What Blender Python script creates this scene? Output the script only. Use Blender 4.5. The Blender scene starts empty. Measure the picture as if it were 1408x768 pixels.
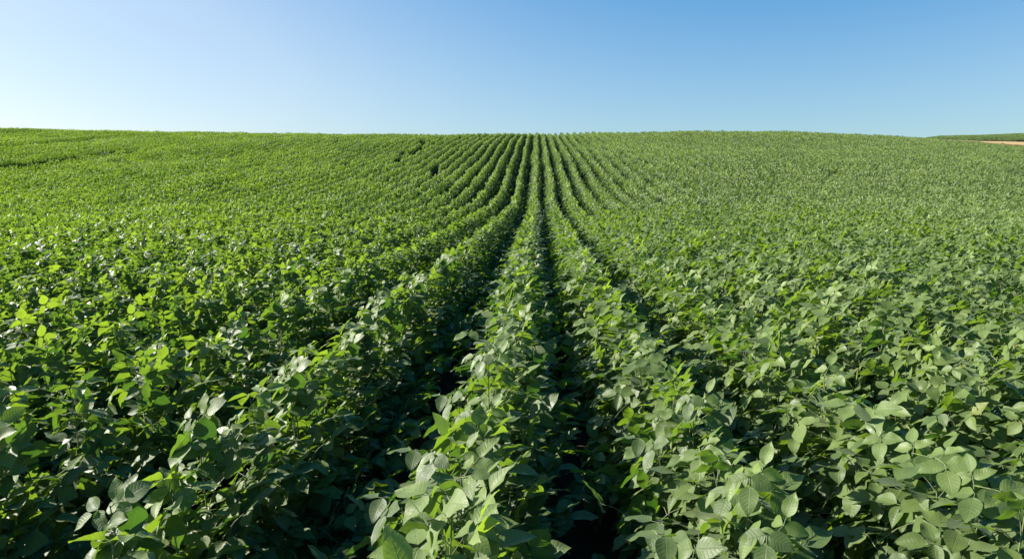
import bpy, math, random
import numpy as np
from mathutils import Vector, Matrix, Euler

rng = np.random.default_rng(7)
random.seed(7)
SC = bpy.context.scene
COL = SC.collection
R = math.radians

# ------------------------------------------------------------------ numbers
ROW = 0.80            # row spacing
ROW0 = -0.25          # x of the row just left of the open furrow
PLANT = 0.20          # spacing along a row
CAM_Z = 1.68
FPX = 950.0 / 1408.0  # focal length in picture widths
YAW = R(2.2)
PITCH = R(7.3)
SUN_EL, SUN_AZ = R(28), R(-77)     # azimuth from +Y, positive towards +X
SUN_DIR = Vector((math.sin(SUN_AZ) * math.cos(SUN_EL), math.cos(SUN_AZ) * math.cos(SUN_EL), math.sin(SUN_EL)))


def sstep(a, b, x):
    t = np.clip((x - a) / (b - a), 0, 1)
    return t * t * (3 - 2 * t)


def softramp(y, y0, k):
    """0 below y0, y-y0 above it, rounded over k metres"""
    return k * np.logaddexp(0.0, (y - y0) / k)


def terrain(x, y):
    x = np.asarray(x, float)
    y = np.asarray(y, float)
    # the rise, then the brow of the hill at about 95 m
    prof = 0.1297 * (softramp(y, 27.0, 3.6) - softramp(y, 92.0, 3.0))
    prof = prof - 0.05 * softramp(y, 96.0, 3.0)
    xs = np.array([-140, -77, -70, -59, -45, -30, -14, -1, 11, 26, 36, 43, 48, 52, 57, 60, 66, 75, 90, 140.])
    ks = np.array([1.20, 1.145, 1.13, 1.088, 1.05, 1.017, 1.013, 1.025, 1.027, 1.022, 0.987, 0.942, 0.89, 0.82, 0.68, 0.61, 0.53, 0.48, 0.46, 0.46])
    k = np.interp(x, xs, ks)
    z = prof * k
    z = z + 0.05 * np.sin(x * 0.11 + 1.3) * np.sin(y * 0.13) * sstep(6, 30, y)
    z = z + 0.16 * np.sin(x * 0.07 + 0.4 * np.sin(y * 0.05)) * np.sin(y * 0.16 + 0.03 * x) * sstep(30, 55, y) * (1 - sstep(80, 95, y))
    # the next field, rising to the right beyond the track
    side = sstep(36, 66, x - 0.45 * (y - 113)) * (1 + 0.004 * np.clip(x - 88, -12, 40))
    z = z + side * (0.33 * softramp(y, 100.0, 2.0) - 0.190 * softramp(y, 120.0, 1.5) - 0.13 * softramp(y, 142.0, 4.0))
    return z


def slope_y(x, y):
    return (terrain(x, y + 0.5) - terrain(x, y - 0.5)) / 1.0


def row_wobble(k, y):
    return 0.035 * np.sin(y * 0.31 + k * 1.7) + 0.03 * np.sin(y * 0.093 + k * 0.6) + 0.10 * np.sin(y * 0.055) * sstep(20, 45, y) + 0.42 * sstep(90, 97, y)


# ------------------------------------------------------------------ materials
def new_mat(name):
    m = bpy.data.materials.new(name)
    m.use_nodes = True
    nt = m.node_tree
    nt.nodes.clear()
    out = nt.nodes.new('ShaderNodeOutputMaterial')
    return m, nt, out


class NB:
    def __init__(s, nt):
        s.nt = nt

    def n(s, typ, **kw):
        nd = s.nt.nodes.new(typ)
        for k, v in kw.items():
            setattr(nd, k, v)
        return nd

    def link(s, a, b):
        s.nt.links.new(a, b)

    def set(s, sock, v):
        if hasattr(v, 'is_output') or isinstance(v, bpy.types.NodeSocket):
            s.link(v, sock)
        else:
            sock.default_value = v

    def math(s, op, a, b=0.0, c=0.0, clamp=False):
        nd = s.n('ShaderNodeMath', operation=op, use_clamp=clamp)
        s.set(nd.inputs[0], a); s.set(nd.inputs[1], b); s.set(nd.inputs[2], c)
        return nd.outputs[0]

    def mix(s, f, a, b, blend='MIX'):
        nd = s.n('ShaderNodeMix', data_type='RGBA', blend_type=blend)
        s.set(nd.inputs[0], f)
        s.set(nd.inputs[6], a if not isinstance(a, tuple) else (*a, 1))
        s.set(nd.inputs[7], b if not isinstance(b, tuple) else (*b, 1))
        return nd.outputs[2]

    def ramp(s, f, a, b, c, d):
        nd = s.n('ShaderNodeMapRange')
        s.set(nd.inputs[0], f)
        for i, v in enumerate((a, b, c, d)):
            nd.inputs[1 + i].default_value = v
        return nd.outputs[0]

    def attr(s, name):
        nd = s.n('ShaderNodeAttribute', attribute_name=name)
        return nd

    def noise(s, vec, scale, detail=3.0, rough=0.55):
        nd = s.n('ShaderNodeTexNoise')
        if vec is not None:
            s.link(vec, nd.inputs['Vector'])
        nd.inputs['Scale'].default_value = scale
        nd.inputs['Detail'].default_value = detail
        nd.inputs['Roughness'].default_value = rough
        return nd.outputs['Fac']


def leaf_material():
    m, nt, out = new_mat('soybean_leaf')
    b = NB(nt)
    uv = b.attr('leafuv')
    sep = b.n('ShaderNodeSeparateXYZ'); b.link(uv.outputs['Vector'], sep.inputs[0])
    u, v = sep.outputs[0], sep.outputs[1]
    au = b.math('ABSOLUTE', u)
    rnd = b.attr('rnd').outputs['Fac']
    age = b.attr('age').outputs['Fac']
    obi = b.n('ShaderNodeObjectInfo').outputs['Random']
    geo = b.n('ShaderNodeNewGeometry')
    back = geo.outputs['Backfacing']
    pos = geo.outputs['Position']
    # side veins sweep from the midrib to the margin
    ph = b.math('MULTIPLY', b.math('SUBTRACT', v, b.math('MULTIPLY', au, 0.20)), 8.0 * 2 * math.pi)
    sv = b.math('POWER', b.math('MULTIPLY_ADD', b.math('COSINE', ph), 0.5, 0.5), 7.0)
    sv = b.math('MULTIPLY', sv, b.ramp(au, 0.75, 1.0, 1.0, 0.0))
    mid = b.ramp(au, 0.0, 0.07, 1.0, 0.0)
    vein = b.math('MAXIMUM', mid, b.math('MULTIPLY', sv, 0.55))
    blot = b.noise(pos, 60.0, 3.0)
    patch = b.noise(pos, 0.16, 3.0)
    # colour of the upper face: old leaves deep green, young ones lighter
    t = b.math('ADD', b.math('MULTIPLY', rnd, 0.55), b.math('MULTIPLY', age, 0.45))
    t = b.math('ADD', t, b.math('MULTIPLY_ADD', obi, 0.24, -0.12))
    t = b.math('ADD', t, b.math('MULTIPLY_ADD', blot, 0.30, -0.15))
    t = b.math('ADD', t, b.math('MULTIPLY_ADD', patch, 0.6, -0.30), clamp=True)
    top = b.mix(t, TOP_DARK, TOP_LIGHT)
    top = b.mix(b.math('MULTIPLY', vein, 0.15), top, (0.20, 0.27, 0.10))
    bot = b.mix(t, (0.075, 0.125, 0.05), (0.115, 0.18, 0.07))
    bot = b.mix(b.math('MULTIPLY', vein, 0.45), bot, (0.22, 0.28, 0.12))
    yellow = b.math('GREATER_THAN', rnd, 0.965)
    top = b.mix(b.math('MULTIPLY', yellow, 0.35), top, (0.19, 0.20, 0.03))
    base = b.mix(back, top, bot)
    bump = b.n('ShaderNodeBump')
    bump.inputs['Strength'].default_value = 0.33
    bump.inputs['Distance'].default_value = 0.004
    hgt = b.math('SUBTRACT', b.math('MULTIPLY', b.noise(pos, 45.0, 2.0), 0.8), b.math('MULTIPLY', vein, 0.55))
    b.link(hgt, bump.inputs['Height'])
    pr = b.n('ShaderNodeBsdfPrincipled')
    b.link(base, pr.inputs['Base Color'])
    b.set(pr.inputs['Roughness'], b.math('ADD', b.ramp(b.noise(pos, 30.0, 2.0), 0.3, 0.7, 0.44, 0.60), b.math('MULTIPLY', back, 0.2)))
    pr.inputs['Specular IOR Level'].default_value = LEAF_SPEC
    pr.inputs['IOR'].default_value = 1.45
    pr.inputs['Sheen Weight'].default_value = 0.10
    pr.inputs['Sheen Roughness'].default_value = 0.6
    b.link(bump.outputs[0], pr.inputs['Normal'])
    tr = b.n('ShaderNodeBsdfTranslucent')
    tcol = b.mix(t, TR_DARK, TR_LIGHT)
    tcol = b.mix(b.math('MULTIPLY', vein, 0.35), tcol, (0.10, 0.20, 0.02))
    b.link(tcol, tr.inputs['Color'])
    b.link(bump.outputs[0], tr.inputs['Normal'])
    mx = b.n('ShaderNodeMixShader')
    mx.inputs[0].default_value = TR_MIX
    b.link(pr.outputs[0], mx.inputs[1]); b.link(tr.outputs[0], mx.inputs[2])
    b.link(mx.outputs[0], out.inputs['Surface'])
    return m


TOP_DARK = (0.068, 0.118, 0.022)
TOP_LIGHT = (0.205, 0.280, 0.070)
TR_DARK = (0.06, 0.15, 0.010)
TR_LIGHT = (0.37, 0.54, 0.022)
TR_MIX = 0.41
LEAF_SPEC = 0.56


def stem_material():
    m, nt, out = new_mat('soybean_stem')
    b = NB(nt)
    geo = b.n('ShaderNodeNewGeometry')
    f = b.noise(geo.outputs['Position'], 25.0)
    c = b.mix(f, (0.09, 0.13, 0.035), (0.17, 0.20, 0.07))
    pr = b.n('ShaderNodeBsdfPrincipled')
    b.link(c, pr.inputs['Base Color'])
    pr.inputs['Roughness'].default_value = 0.65
    pr.inputs['Sheen Weight'].default_value = 0.2
    b.link(pr.outputs[0], out.inputs['Surface'])
    return m


def soil_material():
    m, nt, out = new_mat('field_soil')
    b = NB(nt)
    pos = b.n('ShaderNodeNewGeometry').outputs['Position']
    f1 = b.noise(pos, 1.2, 5.0)
    f2 = b.noise(pos, 34.0, 5.0, 0.65)
    c = b.mix(f1, (0.042, 0.025, 0.017), (0.075, 0.045, 0.030))
    c = b.mix(b.ramp(f2, 0.35, 0.75, 0.0, 0.7), c, (0.10, 0.062, 0.040))
    bump = b.n('ShaderNodeBump')
    bump.inputs['Strength'].default_value = 0.9
    bump.inputs['Distance'].default_value = 0.03
    b.link(b.math('ADD', b.noise(pos, 14.0, 6.0, 0.65), b.math('MULTIPLY', f2, 0.4)), bump.inputs['Height'])
    pr = b.n('ShaderNodeBsdfPrincipled')
    b.link(c, pr.inputs['Base Color'])
    pr.inputs['Roughness'].default_value = 0.95
    pr.inputs['Specular IOR Level'].default_value = 0.15
    b.link(bump.outputs[0], pr.inputs['Normal'])
    b.link(pr.outputs[0], out.inputs['Surface'])
    return m


def track_material():
    m, nt, out = new_mat('dirt_track')
    b = NB(nt)
    uv = b.attr('across').outputs['Fac']
    pos = b.n('ShaderNodeNewGeometry').outputs['Position']
    n = b.noise(pos, 0.9, 4.0)
    edge = b.math('ADD', b.math('ABSOLUTE', uv), b.math('MULTIPLY_ADD', n, 0.7, -0.35))
    c = b.mix(b.ramp(edge, 0.45, 0.85, 0.0, 1.0), (0.46, 0.33, 0.14), (0.27, 0.115, 0.04))
    c = b.mix(b.ramp(b.noise(pos, 6.0, 4.0), 0.4, 0.7, 0.0, 0.35), c, (0.30, 0.18, 0.09))
    pr = b.n('ShaderNodeBsdfPrincipled')
    b.link(c, pr.inputs['Base Color'])
    pr.inputs['Roughness'].default_value = 0.95
    b.link(pr.outputs[0], out.inputs['Surface'])
    return m


def litter_material():
    m, nt, out = new_mat('dry_litter')
    b = NB(nt)
    r = b.attr('rnd').outputs['Fac']
    c = b.mix(r, (0.16, 0.085, 0.04), (0.42, 0.33, 0.20))
    pr = b.n('ShaderNodeBsdfPrincipled')
    b.link(c, pr.inputs['Base Color'])
    pr.inputs['Roughness'].default_value = 0.8
    b.link(pr.outputs[0], out.inputs['Surface'])
    return m


LEAF = leaf_material()
STEM = stem_material()
SOIL = soil_material()
TRACK = track_material()
LITTER = litter_material()

# ------------------------------------------------------------------ leaves
PV = np.array([0, .05, .14, .25, .37, .5, .63, .76, .87, .95, 1.0])
PW = np.array([0.03, .38, .75, .96, 1.0, .94, .79, .55, .29, .11, .0])
GRIDS = {
    'high': (np.array([-1, -.5, 0, .5, 1.]), np.array([0, .05, .14, .25, .37, .5, .63, .76, .87, .95, 1.0])),
    'mid': (np.array([-1, 0, 1.]), np.array([0, .12, .36, .64, .86, 1.0])),
    'low': (np.array([-1, 0, 1.]), np.array([0.02, .36, 1.0])),
}


def unit(a):
    return a / np.maximum(np.linalg.norm(a, axis=-1, keepdims=True), 1e-9)


class Leaves:
    """collects leaflets: origin, direction, normal, length, width and shape"""
    def __init__(s):
        s.rows = []

    def add(s, o, d, n, L, W, fold, droop, wave, rnd, age):
        s.rows.append((*o, *d, *n, L, W, fold, droop, wave, rnd, age))

    def arrays(s, lod):
        A = np.array(s.rows)
        us, vs = GRIDS[lod]
        N, nu, nv = len(A), len(us), len(vs)
        o, d, n = A[:, 0:3], unit(A[:, 3:6]), A[:, 6:9]
        n = unit(n - d * np.sum(n * d, 1, keepdims=True))
        side = np.cross(d, n)
        L, W, fold, droop, wave, rnd, age = [A[:, i][:, None, None] for i in range(9, 16)]
        V, U = np.meshgrid(vs, us, indexing='ij')
        V, U = V[None], U[None]
        w = np.interp(V, PV, PW) * W * 0.5
        x = U * w * np.cos(fold)
        # the blade arches along its length
        ang = droop * V
        y = L * V * (1 - 0.16 * ang ** 2)
        z = np.abs(U) ** 1.3 * w * np.sin(fold) - L * 0.5 * droop * V ** 2
        z = z + wave * L * 0.05 * np.sin(V * 9 + rnd * 20) * U * np.sign(rnd - 0.5)
        z = z + wave * L * 0.035 * np.cos(V * 14 + rnd * 31) * np.abs(U)
        x = x + wave * 0.06 * L * np.sin(rnd * 50) * V ** 2
        P = (o[:, None, None, :] + x[..., None] * side[:, None, None, :] + y[..., None] * d[:, None, None, :]
             + z[..., None] * n[:, None, None, :])
        P = P.reshape(-1, 3)
        i, j = np.meshgrid(np.arange(nv - 1), np.arange(nu - 1), indexing='ij')
        a = (i * nu + j).ravel()
        q = np.stack([a, a + 1, a + nu + 1, a + nu], 1)
        F = (q[None] + (np.arange(N) * nu * nv)[:, None, None]).reshape(-1, 4)
        ones = np.ones((1, nv, nu))
        at = {'rnd': (rnd * ones).ravel(), 'age': (age * ones).ravel(),
              'leafuv': np.stack([(U + 0 * rnd), (V + 0 * rnd), 0 * (U + rnd)], -1).reshape(-1, 3)}
        return P, F, at


def tube(pts, r0, r1, k=5):
    pts = np.array(pts)
    n = len(pts)
    V, F = [], []
    for i, p in enumerate(pts):
        t = unit(pts[min(i + 1, n - 1)] - pts[max(i - 1, 0)])
        a = unit(np.cross(t, [0.31, 0.95, 0.1]))
        c = np.cross(t, a)
        r = r0 + (r1 - r0) * i / (n - 1)
        for j in range(k):
            th = 2 * math.pi * j / k
            V.append(p + r * (math.cos(th) * a + math.sin(th) * c))
    for i in range(n - 1):
        for j in range(k):
            F.append((i * k + j, i * k + (j + 1) % k, (i + 1) * k + (j + 1) % k, (i + 1) * k + j))
    return np.array(V), np.array(F)


def make_mesh(name, P, F, mats, attrs=None, matidx=None, smooth=True):
    me = bpy.data.meshes.new(name)
    me.vertices.add(len(P))
    me.vertices.foreach_set('co', np.asarray(P, np.float32).ravel())
    F = np.asarray(F, np.int32)
    me.loops.add(F.size)
    me.loops.foreach_set('vertex_index', F.ravel())
    me.polygons.add(len(F))
    me.polygons.foreach_set('loop_start', np.arange(0, F.size, F.shape[1], dtype=np.int32))
    me.polygons.foreach_set('loop_total', np.full(len(F), F.shape[1], np.int32))
    for m in mats:
        me.materials.append(m)
    if matidx is not None:
        me.polygons.foreach_set('material_index', np.asarray(matidx, np.int32))
    me.update(calc_edges=True)
    for k, a in (attrs or {}).items():
        a = np.asarray(a)
        if a.ndim == 2:
            at = me.attributes.new(k, 'FLOAT_VECTOR', 'POINT')
            at.data.foreach_set('vector', a.astype(np.float32).ravel())
        elif a.dtype.kind == 'i':
            at = me.attributes.new(k, 'INT', 'POINT')
            at.data.foreach_set('value', a.astype(np.int32))
        else:
            at = me.attributes.new(k, 'FLOAT', 'POINT')
            at.data.foreach_set('value', a.astype(np.float32))
    if smooth:
        me.polygons.foreach_set('use_smooth', np.ones(len(F), bool))
    me.validate()
    return me


# ------------------------------------------------------------------ one plant
SUNV = np.array(SUN_DIR)
UP = np.array([0, 0, 1.0])


def grow_plant(g, lv, stems, ox=0.0, oy=0.0, leaf_scale=1.0, count=1.0, low_cut=0.0, petioles=True, broad=0.0):
    """a bushy soybean plant: a main stem and three or four branches, long petioles, leaves of three leaflets"""
    H = g.uniform(0.76, 0.87)
    base = np.array([ox, oy, 0.0])
    axes = []
    lean = np.array([g.normal(-.12 * (1 - broad), .03), g.normal(0, .03), 0])   # the open rows lean to the sun
    main = [base + lean * t + UP * (H * t) + np.array([g.normal(0, .006), g.normal(0, .006), 0]) * (t > 0) for t in np.linspace(0, 1, 7)]
    axes.append((main, .0045, .002, 0.14))
    for k in range(4):
        a = g.uniform(-.6, .6) + (math.pi * (k % 2))
        z0 = g.uniform(.05, .22)
        low = k >= 2
        out = g.uniform(.20, .31) if low else g.uniform(.05, .11) + .065 * broad
        if low and broad < .5:
            out *= 1.2 if math.cos(a) > 0 else .7
        h = (g.uniform(.22, .42) + .10 * broad if low else g.uniform(.48, .70) + .10 * broad) * H
        pts = [base + lean * (z0 if low else max(z0, h / H * t)) + np.array([math.cos(a) * out * t ** .7, math.sin(a) * out * 1.2 * t ** .8, z0 + (h - z0) * t ** 1.2]) for t in np.linspace(0, 1, 6)]
        axes.append((pts, .0032, .0016, 0.25))
    for pts, r0, r1, _ in axes:
        stems.append(tube(pts, r0, r1))
    for ai, (pts, r0, r1, t0) in enumerate(axes):
        pts = np.array(pts)
        nn = int(round((20 if ai == 0 else 10) * count))
        az = g.uniform(0, 2 * math.pi)
        for i in range(nn):
            t = t0 + (1 - t0) * ((i + g.uniform(.1, .9)) / nn) ** (.85 if ai == 0 else 1)
            f = t * (len(pts) - 1)
            j = min(int(f), len(pts) - 2)
            p = pts[j] + (pts[j + 1] - pts[j]) * (f - j)
            if p[2] < low_cut:
                continue
            az += math.pi + g.normal(0, .7)
            # leaves spread mostly across the row
            c, s_ = math.cos(az), math.sin(az) * .8
            if ai > 0 and g.random() < .5:
                c = abs(c) * (1 if ai % 2 == 1 else -1)
            top = max(0.0, (p[2] / H - .55) / .45)         # 0 low in the plant, 1 at its top
            ad = unit(np.array([c * (1 - .45 * top * (1 - broad)), s_ * (1 + .6 * top * (1 - broad)), 0.0]))
            pl = g.uniform(.055, .14) * (1 - (.52 - .27 * broad) * top)
            el = R(g.uniform(12, 48)) + top * R(20)
            q = p + pl * (ad * math.cos(el) + UP * math.sin(el))
            q[2] = min(q[2], H * .99 + g.uniform(0, .03))
            young = max(0.0, top - .55) / .45 * g.uniform(.3, 1)
            L = g.uniform(.080, .122) * (1 - .32 * young) * leaf_scale
            # blades: near level on top with some raised, hanging on the flanks
            rad = math.hypot(q[0] - ox, (q[1] - oy) * .5)
            if g.random() < .20 + .28 * top:
                tilt = R(g.uniform(15, 75))
            else:
                tilt = R(g.normal(-14 - 95 * max(0, rad - .13) * (1 - top), 22))
            d = ad * math.cos(tilt) + UP * math.sin(tilt)
            n = UP * math.cos(tilt) - ad * math.sin(tilt)
            n = unit(n + SUNV * g.uniform(.1, 1.1))
            s3 = np.cross(d, n)
            roll = g.normal(0, .38)
            n = unit(n * math.cos(roll) + s3 * math.sin(roll))
            d = unit(d - n * np.dot(d, n))
            s3 = np.cross(d, n)
            rachis = .022 * leaf_scale
            rn = g.uniform(0, 1)
            if petioles:
                mid = (p + q) / 2 + UP * g.uniform(-.008, .02)
                stems.append(tube([p, mid, q], .0018, .0012, 4))
                stems.append(tube([q, q + d * (rachis + .004)], .0012, .0008, 4))
            fold = g.uniform(.06, .36)
            for kk in range(3):
                if kk == 0:
                    dd, nn_, oo = d, n, q + d * rachis
                    LL = L
                else:
                    sg = 1 if kk == 1 else -1
                    th = R(g.uniform(68, 100)) * sg
                    dd = d * math.cos(th) + s3 * math.sin(th)
                    dr = g.normal(-.22, .25)
                    dd = unit(dd * math.cos(dr) + n * math.sin(dr))
                    nn_ = unit(n - dd * np.dot(n, dd) + s3 * 0.0)
                    oo = q + s3 * .003 * sg
                    LL = L * g.uniform(.82, .97)
                lv.add(oo, dd, nn_, LL, LL * g.uniform(.60, .75), fold * g.uniform(.7, 1.3), g.uniform(.05, .45), g.uniform(.15, .8),
                       min(.999, max(0, rn + g.uniform(-.18, .18))), young)


def join_parts(parts):
    V, F, o = [], [], 0
    for v, f in parts:
        V.append(v); F.append(f + o); o += len(v)
    return np.concatenate(V), np.concatenate(F)


# ------------------------------------------------------------------ where plants stand
cy, sy = math.cos(YAW), math.sin(YAW)


def to_view(x, y, z):
    """camera space: right, depth, up"""
    dz = z - CAM_Z
    r = x * cy + y * sy
    f = -x * sy + y * cy
    dep = f * math.cos(PITCH) - dz * math.sin(PITCH)
    up = f * math.sin(PITCH) + dz * math.cos(PITCH)
    return r, dep, up


def picture_xy(x, y, z):
    r, dep, up = to_view(x, y, z)
    dep = np.maximum(dep, 1e-3)
    return FPX * r / dep, FPX * up / dep, dep      # in picture widths from the centre


def row_x(k, y):
    return ROW0 + ROW * k + row_wobble(k, y)


def row_breadth(k):
    # the rows on the sunny side have closed up more than the others
    if k < 0:
        return 0.94 if k > -12 else 0.84
    return 1.02 if k == 0 else 0.99


plants = []        # (k, x, y, rz, scale vector)
for k in range(-14, 15):
    g = np.random.default_rng(1000 + k)
    yy = -1.6 + g.uniform(0, .2)
    while yy < 26:
        plants.append((k, float(row_x(k, yy)) + g.normal(0, .022), yy, g.normal(0, .35), g.uniform(.90, 1.10), g.uniform(.91, 1.09)))
        yy += PLANT * g.uniform(.85, 1.15)
P_ = np.array([(p[1], p[2]) for p in plants])
px, py, dep = picture_xy(P_[:, 0], P_[:, 1], 0.62)
view = to_view(P_[:, 0], P_[:, 1], 0.62)
inside = (view[1] > 0.5) & (np.abs(px) < 0.5 + 0.06 / np.maximum(dep, .3)) & (py > -0.273 - 0.11 / np.maximum(dep, .3))
order = [i for i in np.argsort(np.hypot(view[0], view[1])) if inside[i]]
single = set(int(i) for i in order[:300])

# ------------------------------------------------------------------ single plants
NVAR = 20
ORD = ('first second third fourth fifth sixth seventh eighth ninth tenth eleventh twelfth thirteenth fourteenth fifteenth sixteenth '
       'seventeenth eighteenth nineteenth twentieth').split()


def ordinal(i):
    if i < 20:
        return ORD[i]
    t, r = divmod(i + 1, 10)
    tens = {2: 'twent', 3: 'thirt', 4: 'fort', 5: 'fift', 6: 'sixt'}[t]
    return tens + 'ieth' if r == 0 else tens + 'y-' + ORD[r - 1]


def row_words(k):
    if k == 0:
        return 'row left of the open furrow'
    if k == 1:
        return 'row right of the open furrow'
    return ('%s row left of the open furrow' % ordinal(-k)) if k < 0 else ('%s row right of the open furrow' % ordinal(k - 1))


prototypes = []
for vi in range(NVAR):
    g = np.random.default_rng(50 + vi)
    lv, stems = Leaves(), []
    grow_plant(g, lv, stems, count=1.2 if vi >= NVAR // 2 else 1.4, broad=float(vi >= NVAR // 2))
    P, F, at = lv.arrays('high')
    fo = make_mesh('foliage', P, F, [LEAF], at)
    V, Q = join_parts(stems)
    st = make_mesh('stem', V, Q, [STEM])
    root = bpy.data.objects.new('soybean_plant', None)
    root.empty_display_size = 0.1
    root['category'] = 'soybean plant'
    root['group'] = 'soybean plants in rows'
    of, os_ = bpy.data.objects.new('foliage', fo), bpy.data.objects.new('stem', st)
    of.parent = root; os_.parent = root
    prototypes.append((root, of, os_))

by_row = {}
for i in sorted(single):
    by_row.setdefault(plants[i][0], []).append(i)
used = set()
count = 0
for k, ids in by_row.items():
    ids.sort(key=lambda i: plants[i][2])
    for n, i in enumerate(ids):
        _, x, y, rz, sxy, sz = plants[i]
        vi = random.randrange(NVAR // 2) + (NVAR // 2 if k >= 0 else 0)
        count += 1
        pr = prototypes[vi]
        if vi not in used:
            used.add(vi)
            root, of, os_ = pr
        else:
            root, of, os_ = pr[0].copy(), pr[1].copy(), pr[2].copy()
            of.parent = root; os_.parent = root
        for o in (root, of, os_):
            COL.objects.link(o)
        root.location = (x, y, float(terrain(x, y)))
        root.rotation_euler = (0, 0, rz)
        root.scale = (sxy * row_breadth(k), sxy, sz)
        look = 'tall ' if sz > 1.06 else ('low ' if sz < .94 else '')
        root['label'] = '%ssoybean plant, %s from the front in the %s' % (look, ordinal(n), row_words(k))

# ------------------------------------------------------------------ the rest of the crop: one object
protoV, protoF, protoM, protoA = [], [], [], {'rnd': [], 'age': [], 'leafuv': [], 'proto': []}
off = 0


def add_proto(pid, lv, stems, lod):
    global off
    P, F, at = lv.arrays(lod)
    protoV.append(P); protoF.append(F + off); protoM.append(np.zeros(len(F), int)); off += len(P)
    for a in ('rnd', 'age', 'leafuv'):
        protoA[a].append(at[a])
    protoA['proto'].append(np.full(len(P), pid))
    if stems:
        V, Q = join_parts(stems)
        protoV.append(V); protoF.append(Q + off); protoM.append(np.ones(len(Q), int)); off += len(V)
        protoA['rnd'].append(np.zeros(len(V))); protoA['age'].append(np.zeros(len(V)))
        protoA['leafuv'].append(np.zeros((len(V), 3))); protoA['proto'].append(np.full(len(V), pid))


N_NEAR, N_FAR = 16, 20
SEG = 1.6
for v in range(N_NEAR):
    g = np.random.default_rng(300 + v)
    lv, stems = Leaves(), []
    grow_plant(g, lv, stems, count=1.2 if v >= N_NEAR // 2 else 1.4, petioles=False, broad=float(v >= N_NEAR // 2))
    add_proto(v, lv, stems, 'mid')
for v in range(N_FAR):
    g = np.random.default_rng(400 + v)
    lv, dummy = Leaves(), []
    for q in range(8):
        grow_plant(g, lv, dummy, g.normal(0, .02), -SEG / 2 + (q + g.uniform(.2, .8)) * SEG / 8, 1.08, 1.1, .10, petioles=False, broad=float(v >= N_FAR // 2))
    add_proto(N_NEAR + v, lv, None, 'low')

pts, pids, rots, scls = [], [], [], []
for i, (k, x, y, rz, sxy, sz) in enumerate(plants):
    if i in single:
        continue
    vx, vd = view[0][i], view[1][i]
    if abs(vx) > 0.80 * max(vd, 0) + 4.0:
        continue
    pts.append((x, y, float(terrain(x, y)))); pids.append(random.randrange(N_NEAR // 2) + (N_NEAR // 2 if k >= 0 else 0))
    rots.append((math.atan(float(slope_y(x, y))), 0, rz)); scls.append((sxy * row_breadth(k), sxy, sz))


def gap(x, y):
    """the two wheel tracks up the left of the hill, and the dirt track between the fields"""
    if -38.6 < x < -36.1 and 42 < y < 62:
        return True
    if -50.6 < x < -48.0 and 55 < y < 88:
        return True
    return on_track(x, y, 0.3)


def skip(k, y):
    """short stretches where the drill missed"""
    if y < 36 or k > 40 or -7 < k < 9:
        return False
    h = math.sin(k * 12.9898 + math.floor(y / 3.6) * 78.233) * 43758.5453
    h -= math.floor(h)
    return h < (.035 if k < -6 else .010)


def track_y(x):
    return 121.2 - 0.40 * (x - 74) + 0.6 * math.sin(x * .2)


TRACK_HALF = 2.4


def on_track(x, y, m=0.0):
    return x > 48 and -TRACK_HALF - 16 * m < y - track_y(x) < TRACK_HALF + 2 * m


g = np.random.default_rng(77)
for k in range(-150, 170):
    y = 26.0 if -14 <= k <= 14 else -1.0
    y += g.uniform(0, .4)
    while y < 152:
        x = float(row_x(k, y))
        r, d, _ = to_view(x, y, 0.0)
        ymax = 108 if x < 36 else 152
        if y < ymax and d > -2 and abs(r) < 0.78 * max(d, 0) + 5 and not gap(x, y) and not skip(k, y):
            s1 = float(np.clip(.92 + .05 * math.sin(x * .9 + y * .37) + g.normal(0, .07), .72, 1.15))
            s2 = float(np.clip(1 + .06 * math.sin(x * .5 - y * .23) + .06 * math.sin(x * .09 + 1.2 * math.sin(y * .06)) + g.normal(0, .05), .78, 1.2))
            rz = g.normal(0, .05)
            if x > 48 and y > track_y(x):
                s2 *= .28 + .27 * min(1.0, (y - track_y(x) - 2) / 8)
            a = math.atan(float(slope_y(x, y)))
            pts.append((x, y, float(terrain(x, y)))); pids.append(N_NEAR + int(g.integers(N_FAR // 2)) + (N_FAR // 2 if k >= 0 else 0))
            rots.append((a, 0, rz)); scls.append((s1 * row_breadth(k) * (.84 if k < 0 else .94), 1.06, s2))
        y += SEG

nP = len(pts)
V = np.concatenate(protoV + [np.array(pts)])
F = np.concatenate(protoF)
nb = len(V) - nP
A = {a: np.concatenate(protoA[a]) for a in protoA}
A['rnd'] = np.concatenate([A['rnd'], np.zeros(nP)])
A['age'] = np.concatenate([A['age'], np.zeros(nP)])
A['leafuv'] = np.concatenate([A['leafuv'], np.zeros((nP, 3))])
A['proto'] = np.concatenate([A['proto'], np.full(nP, -1)]).astype(np.int64)
A['pid'] = np.concatenate([np.full(nb, -1), np.array(pids)]).astype(np.int64)
A['rot'] = np.concatenate([np.zeros((nb, 3)), np.array(rots)])
A['scl'] = np.concatenate([np.ones((nb, 3)), np.array(scls)])
crop_me = make_mesh('soybean_crop', V, F, [LEAF, STEM], A, np.concatenate(protoM))
crop = bpy.data.objects.new('soybean_crop', crop_me)
COL.objects.link(crop)
crop['kind'] = 'stuff'
crop['category'] = 'soybean crop'
crop['label'] = 'dense green soybean crop in long rows running over the hill to the skyline'

ng = bpy.data.node_groups.new('crop_rows', 'GeometryNodeTree')
ng.interface.new_socket('Geometry', in_out='INPUT', socket_type='NodeSocketGeometry')
ng.interface.new_socket('Geometry', in_out='OUTPUT', socket_type='NodeSocketGeometry')
gi = ng.nodes.new('NodeGroupInput'); go = ng.nodes.new('NodeGroupOutput')


def named(nm, typ):
    nd = ng.nodes.new('GeometryNodeInputNamedAttribute')
    nd.data_type = typ
    nd.inputs['Name'].default_value = nm
    return nd.outputs[0]


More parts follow.
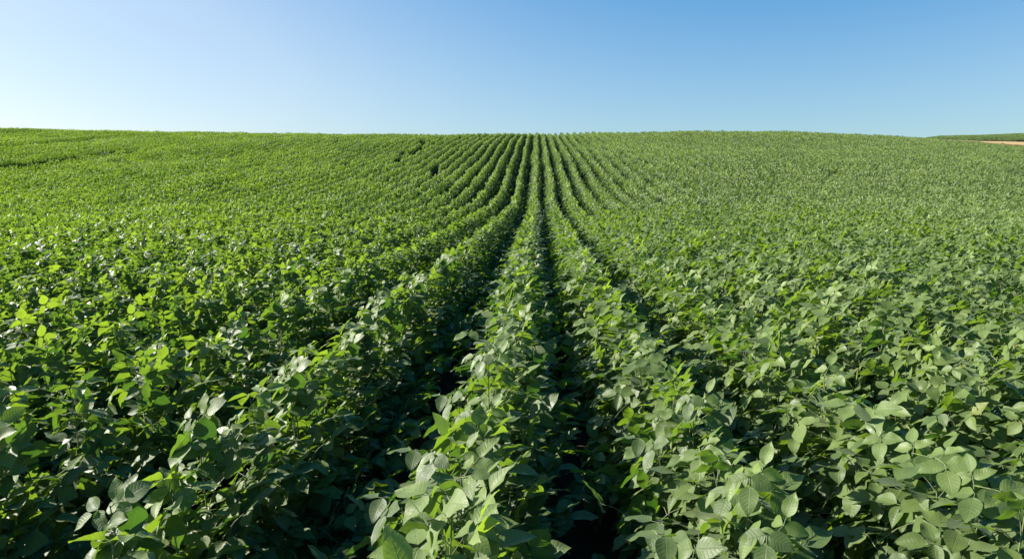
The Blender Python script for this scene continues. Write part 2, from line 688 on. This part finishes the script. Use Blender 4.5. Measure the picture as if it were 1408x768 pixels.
def equals(sock, val):
    c = ng.nodes.new('FunctionNodeCompare')
    c.data_type = 'INT'; c.operation = 'EQUAL'
    ng.links.new(sock, c.inputs[2])
    c.inputs[3].default_value = val
    return c.outputs[0]


proto_a, pid_a = named('proto', 'INT'), named('pid', 'INT')
rot_a, scl_a = named('rot', 'FLOAT_VECTOR'), named('scl', 'FLOAT_VECTOR')


def separate(val, attr=None):
    sp = ng.nodes.new('GeometryNodeSeparateGeometry')
    sp.domain = 'POINT'
    ng.links.new(gi.outputs[0], sp.inputs[0])
    ng.links.new(equals(attr or proto_a, val), sp.inputs[1])
    return sp.outputs[0]


jn = ng.nodes.new('GeometryNodeJoinGeometry')
for v in range(N_NEAR + N_FAR):
    ip = ng.nodes.new('GeometryNodeInstanceOnPoints')
    ng.links.new(separate(v, pid_a), ip.inputs['Points'])
    ng.links.new(separate(v), ip.inputs['Instance'])
    ng.links.new(rot_a, ip.inputs['Rotation'])
    ng.links.new(scl_a, ip.inputs['Scale'])
    ng.links.new(ip.outputs[0], jn.inputs[0])
ng.links.new(jn.outputs[0], go.inputs[0])
md = crop.modifiers.new('rows', 'NODES')
md.node_group = ng

# ------------------------------------------------------------------ ground
ys = np.concatenate([np.linspace(-400, -20, 12), np.linspace(-10, 24, 60), np.linspace(24.8, 160, 170), np.linspace(170, 900, 30)])
xs = np.concatenate([np.linspace(-900, -130, 20), np.linspace(-120, 130, 180), np.linspace(140, 900, 20)])
X, Y = np.meshgrid(xs, ys)
Z = terrain(X, Y)
Z = np.where(Y > 160, Z * 0 + terrain(X, np.full_like(Y, 160.0)) - 0.06 * (Y - 160), Z)
nx, ny = len(xs), len(ys)
i, j = np.meshgrid(np.arange(ny - 1), np.arange(nx - 1), indexing='ij')
a = (i * nx + j).ravel()
gme = make_mesh('ground', np.stack([X, Y, Z], -1).reshape(-1, 3), np.stack([a, a + 1, a + nx + 1, a + nx], 1), [SOIL])
go_ = bpy.data.objects.new('ground', gme)
COL.objects.link(go_)
go_['kind'] = 'structure'
go_['label'] = 'dark reddish brown soil of the rolling field under the crop'

# dirt track, a sheet just over the ground, following it
tx = np.linspace(44, 130, 90)
tw = np.linspace(-1, 1, 9)
TV, TA = [], []
for x in tx:
    for w in tw:
        y = track_y(x) + w * TRACK_HALF
        TV.append((x, y, float(terrain(x, y)) + 0.05 + 0.03 * (1 - w * w))); TA.append(w)
n9 = len(tw)
TF = [(p * n9 + q, (p + 1) * n9 + q, (p + 1) * n9 + q + 1, p * n9 + q + 1) for p in range(len(tx) - 1) for q in range(n9 - 1)]
tme = make_mesh('dirt_track', np.array(TV), np.array(TF), [TRACK], {'across': np.array(TA)})
to = bpy.data.objects.new('dirt_track', tme)
COL.objects.link(to)
to['kind'] = 'structure'
to['label'] = 'pale dirt track with reddish edges between the two fields'

# dry leaves and stalks lying in the furrows
lit = Leaves()
g = np.random.default_rng(5)
for _ in range(900):
    k = g.integers(-4, 5)
    y = g.uniform(1.0, 9.0)
    x = float(row_x(k, y)) + ROW / 2 + g.normal(0, .10)
    th = g.uniform(0, 2 * math.pi)
    d = np.array([math.cos(th), math.sin(th), g.normal(0, .15)])
    straw = g.random() < .5
    L = g.uniform(.03, .09) if straw else g.uniform(.02, .05)
    lit.add((x, y, float(terrain(x, y)) + g.uniform(.006, .018)), d, UP + g.normal(0, .3, 3), L, L * (.09 if straw else .55), .3, g.uniform(-.3, .5), 1.5, g.random(), 0)
P, F, at = lit.arrays('mid')
lo = bpy.data.objects.new('leaf_litter', make_mesh('leaf_litter', P, F, [LITTER], at))
COL.objects.link(lo)
lo['kind'] = 'stuff'
lo['category'] = 'leaf litter'
lo['label'] = 'dry leaf and stalk scraps scattered on the soil between the rows'

# ------------------------------------------------------------------ light, sky, camera
w = bpy.data.worlds.new('World')
SC.world = w
w.use_nodes = True
wn = w.node_tree
wn.nodes.clear()
sky = wn.nodes.new('ShaderNodeTexSky')
sky.sky_type = 'NISHITA'
sky.sun_disc = False
sky.sun_elevation = SUN_EL
sky.sun_rotation = SUN_AZ
sky.altitude = 400
sky.air_density = 1.0
sky.dust_density = 1.6
sky.ozone_density = 4.0
bg = wn.nodes.new('ShaderNodeBackground')
bg.inputs['Strength'].default_value = 0.115
wo = wn.nodes.new('ShaderNodeOutputWorld')
hs = wn.nodes.new('ShaderNodeHueSaturation')
hs.inputs['Saturation'].default_value = 1.5
hs.inputs['Hue'].default_value = 0.492
wn.links.new(sky.outputs[0], hs.inputs['Color'])
# the air whitens and levels off towards the sun
wb = NB(wn)
sc_ = wn.nodes.new('ShaderNodeSeparateColor'); wn.links.new(hs.outputs[0], sc_.inputs[0])
mxc = wb.math('MAXIMUM', wb.math('MAXIMUM', sc_.outputs[0], sc_.outputs[1]), sc_.outputs[2])
mxd = wb.math('MULTIPLY', mxc, 0.28)
cc_ = wn.nodes.new('ShaderNodeCombineColor')
for q in range(3):
    wn.links.new(mxc, cc_.inputs[q])
pale = wb.mix(wb.ramp(mxd, 0.7, 1.7, 0.0, 0.45), hs.outputs[0], cc_.outputs[0])
vs = wn.nodes.new('ShaderNodeVectorMath'); vs.operation = 'SCALE'
wn.links.new(pale, vs.inputs[0])
wn.links.new(wb.math('DIVIDE', 1.0, wb.math('MULTIPLY_ADD', mxd, 0.5, 1.0)), vs.inputs['Scale'])
wn.links.new(vs.outputs[0], bg.inputs[0])
wn.links.new(bg.outputs[0], wo.inputs[0])

sun = bpy.data.lights.new('sun', 'SUN')
sun.energy = 5.0
sun.angle = R(0.53)
sun.color = (1.0, 0.945, 0.85)
so = bpy.data.objects.new('sun', sun)
so.rotation_euler = (-SUN_DIR).to_track_quat('-Z', 'Y').to_euler()
so.location = SUN_DIR * 60
COL.objects.link(so)

cam = bpy.data.cameras.new('camera')
cam.sensor_width = 36
cam.lens = 36 * FPX
cam.clip_start = 0.05
cam.clip_end = 3000
co = bpy.data.objects.new('camera', cam)
co.location = (0, 0, CAM_Z)
co.rotation_euler = Euler((math.pi / 2 - PITCH, 0, YAW), 'XYZ')
COL.objects.link(co)
SC.camera = co

SC.view_settings.view_transform = 'Standard'
SC.view_settings.look = 'None'
SC.view_settings.gamma = 1.0
SC.view_settings.use_curve_mapping = False
SC.view_settings.exposure = 1.32
SC.cycles.max_bounces = 6
SC.cycles.diffuse_bounces = 3
SC.cycles.transmission_bounces = 4
SC.cycles.transparent_max_bounces = 4
SC.cycles.use_denoising = True
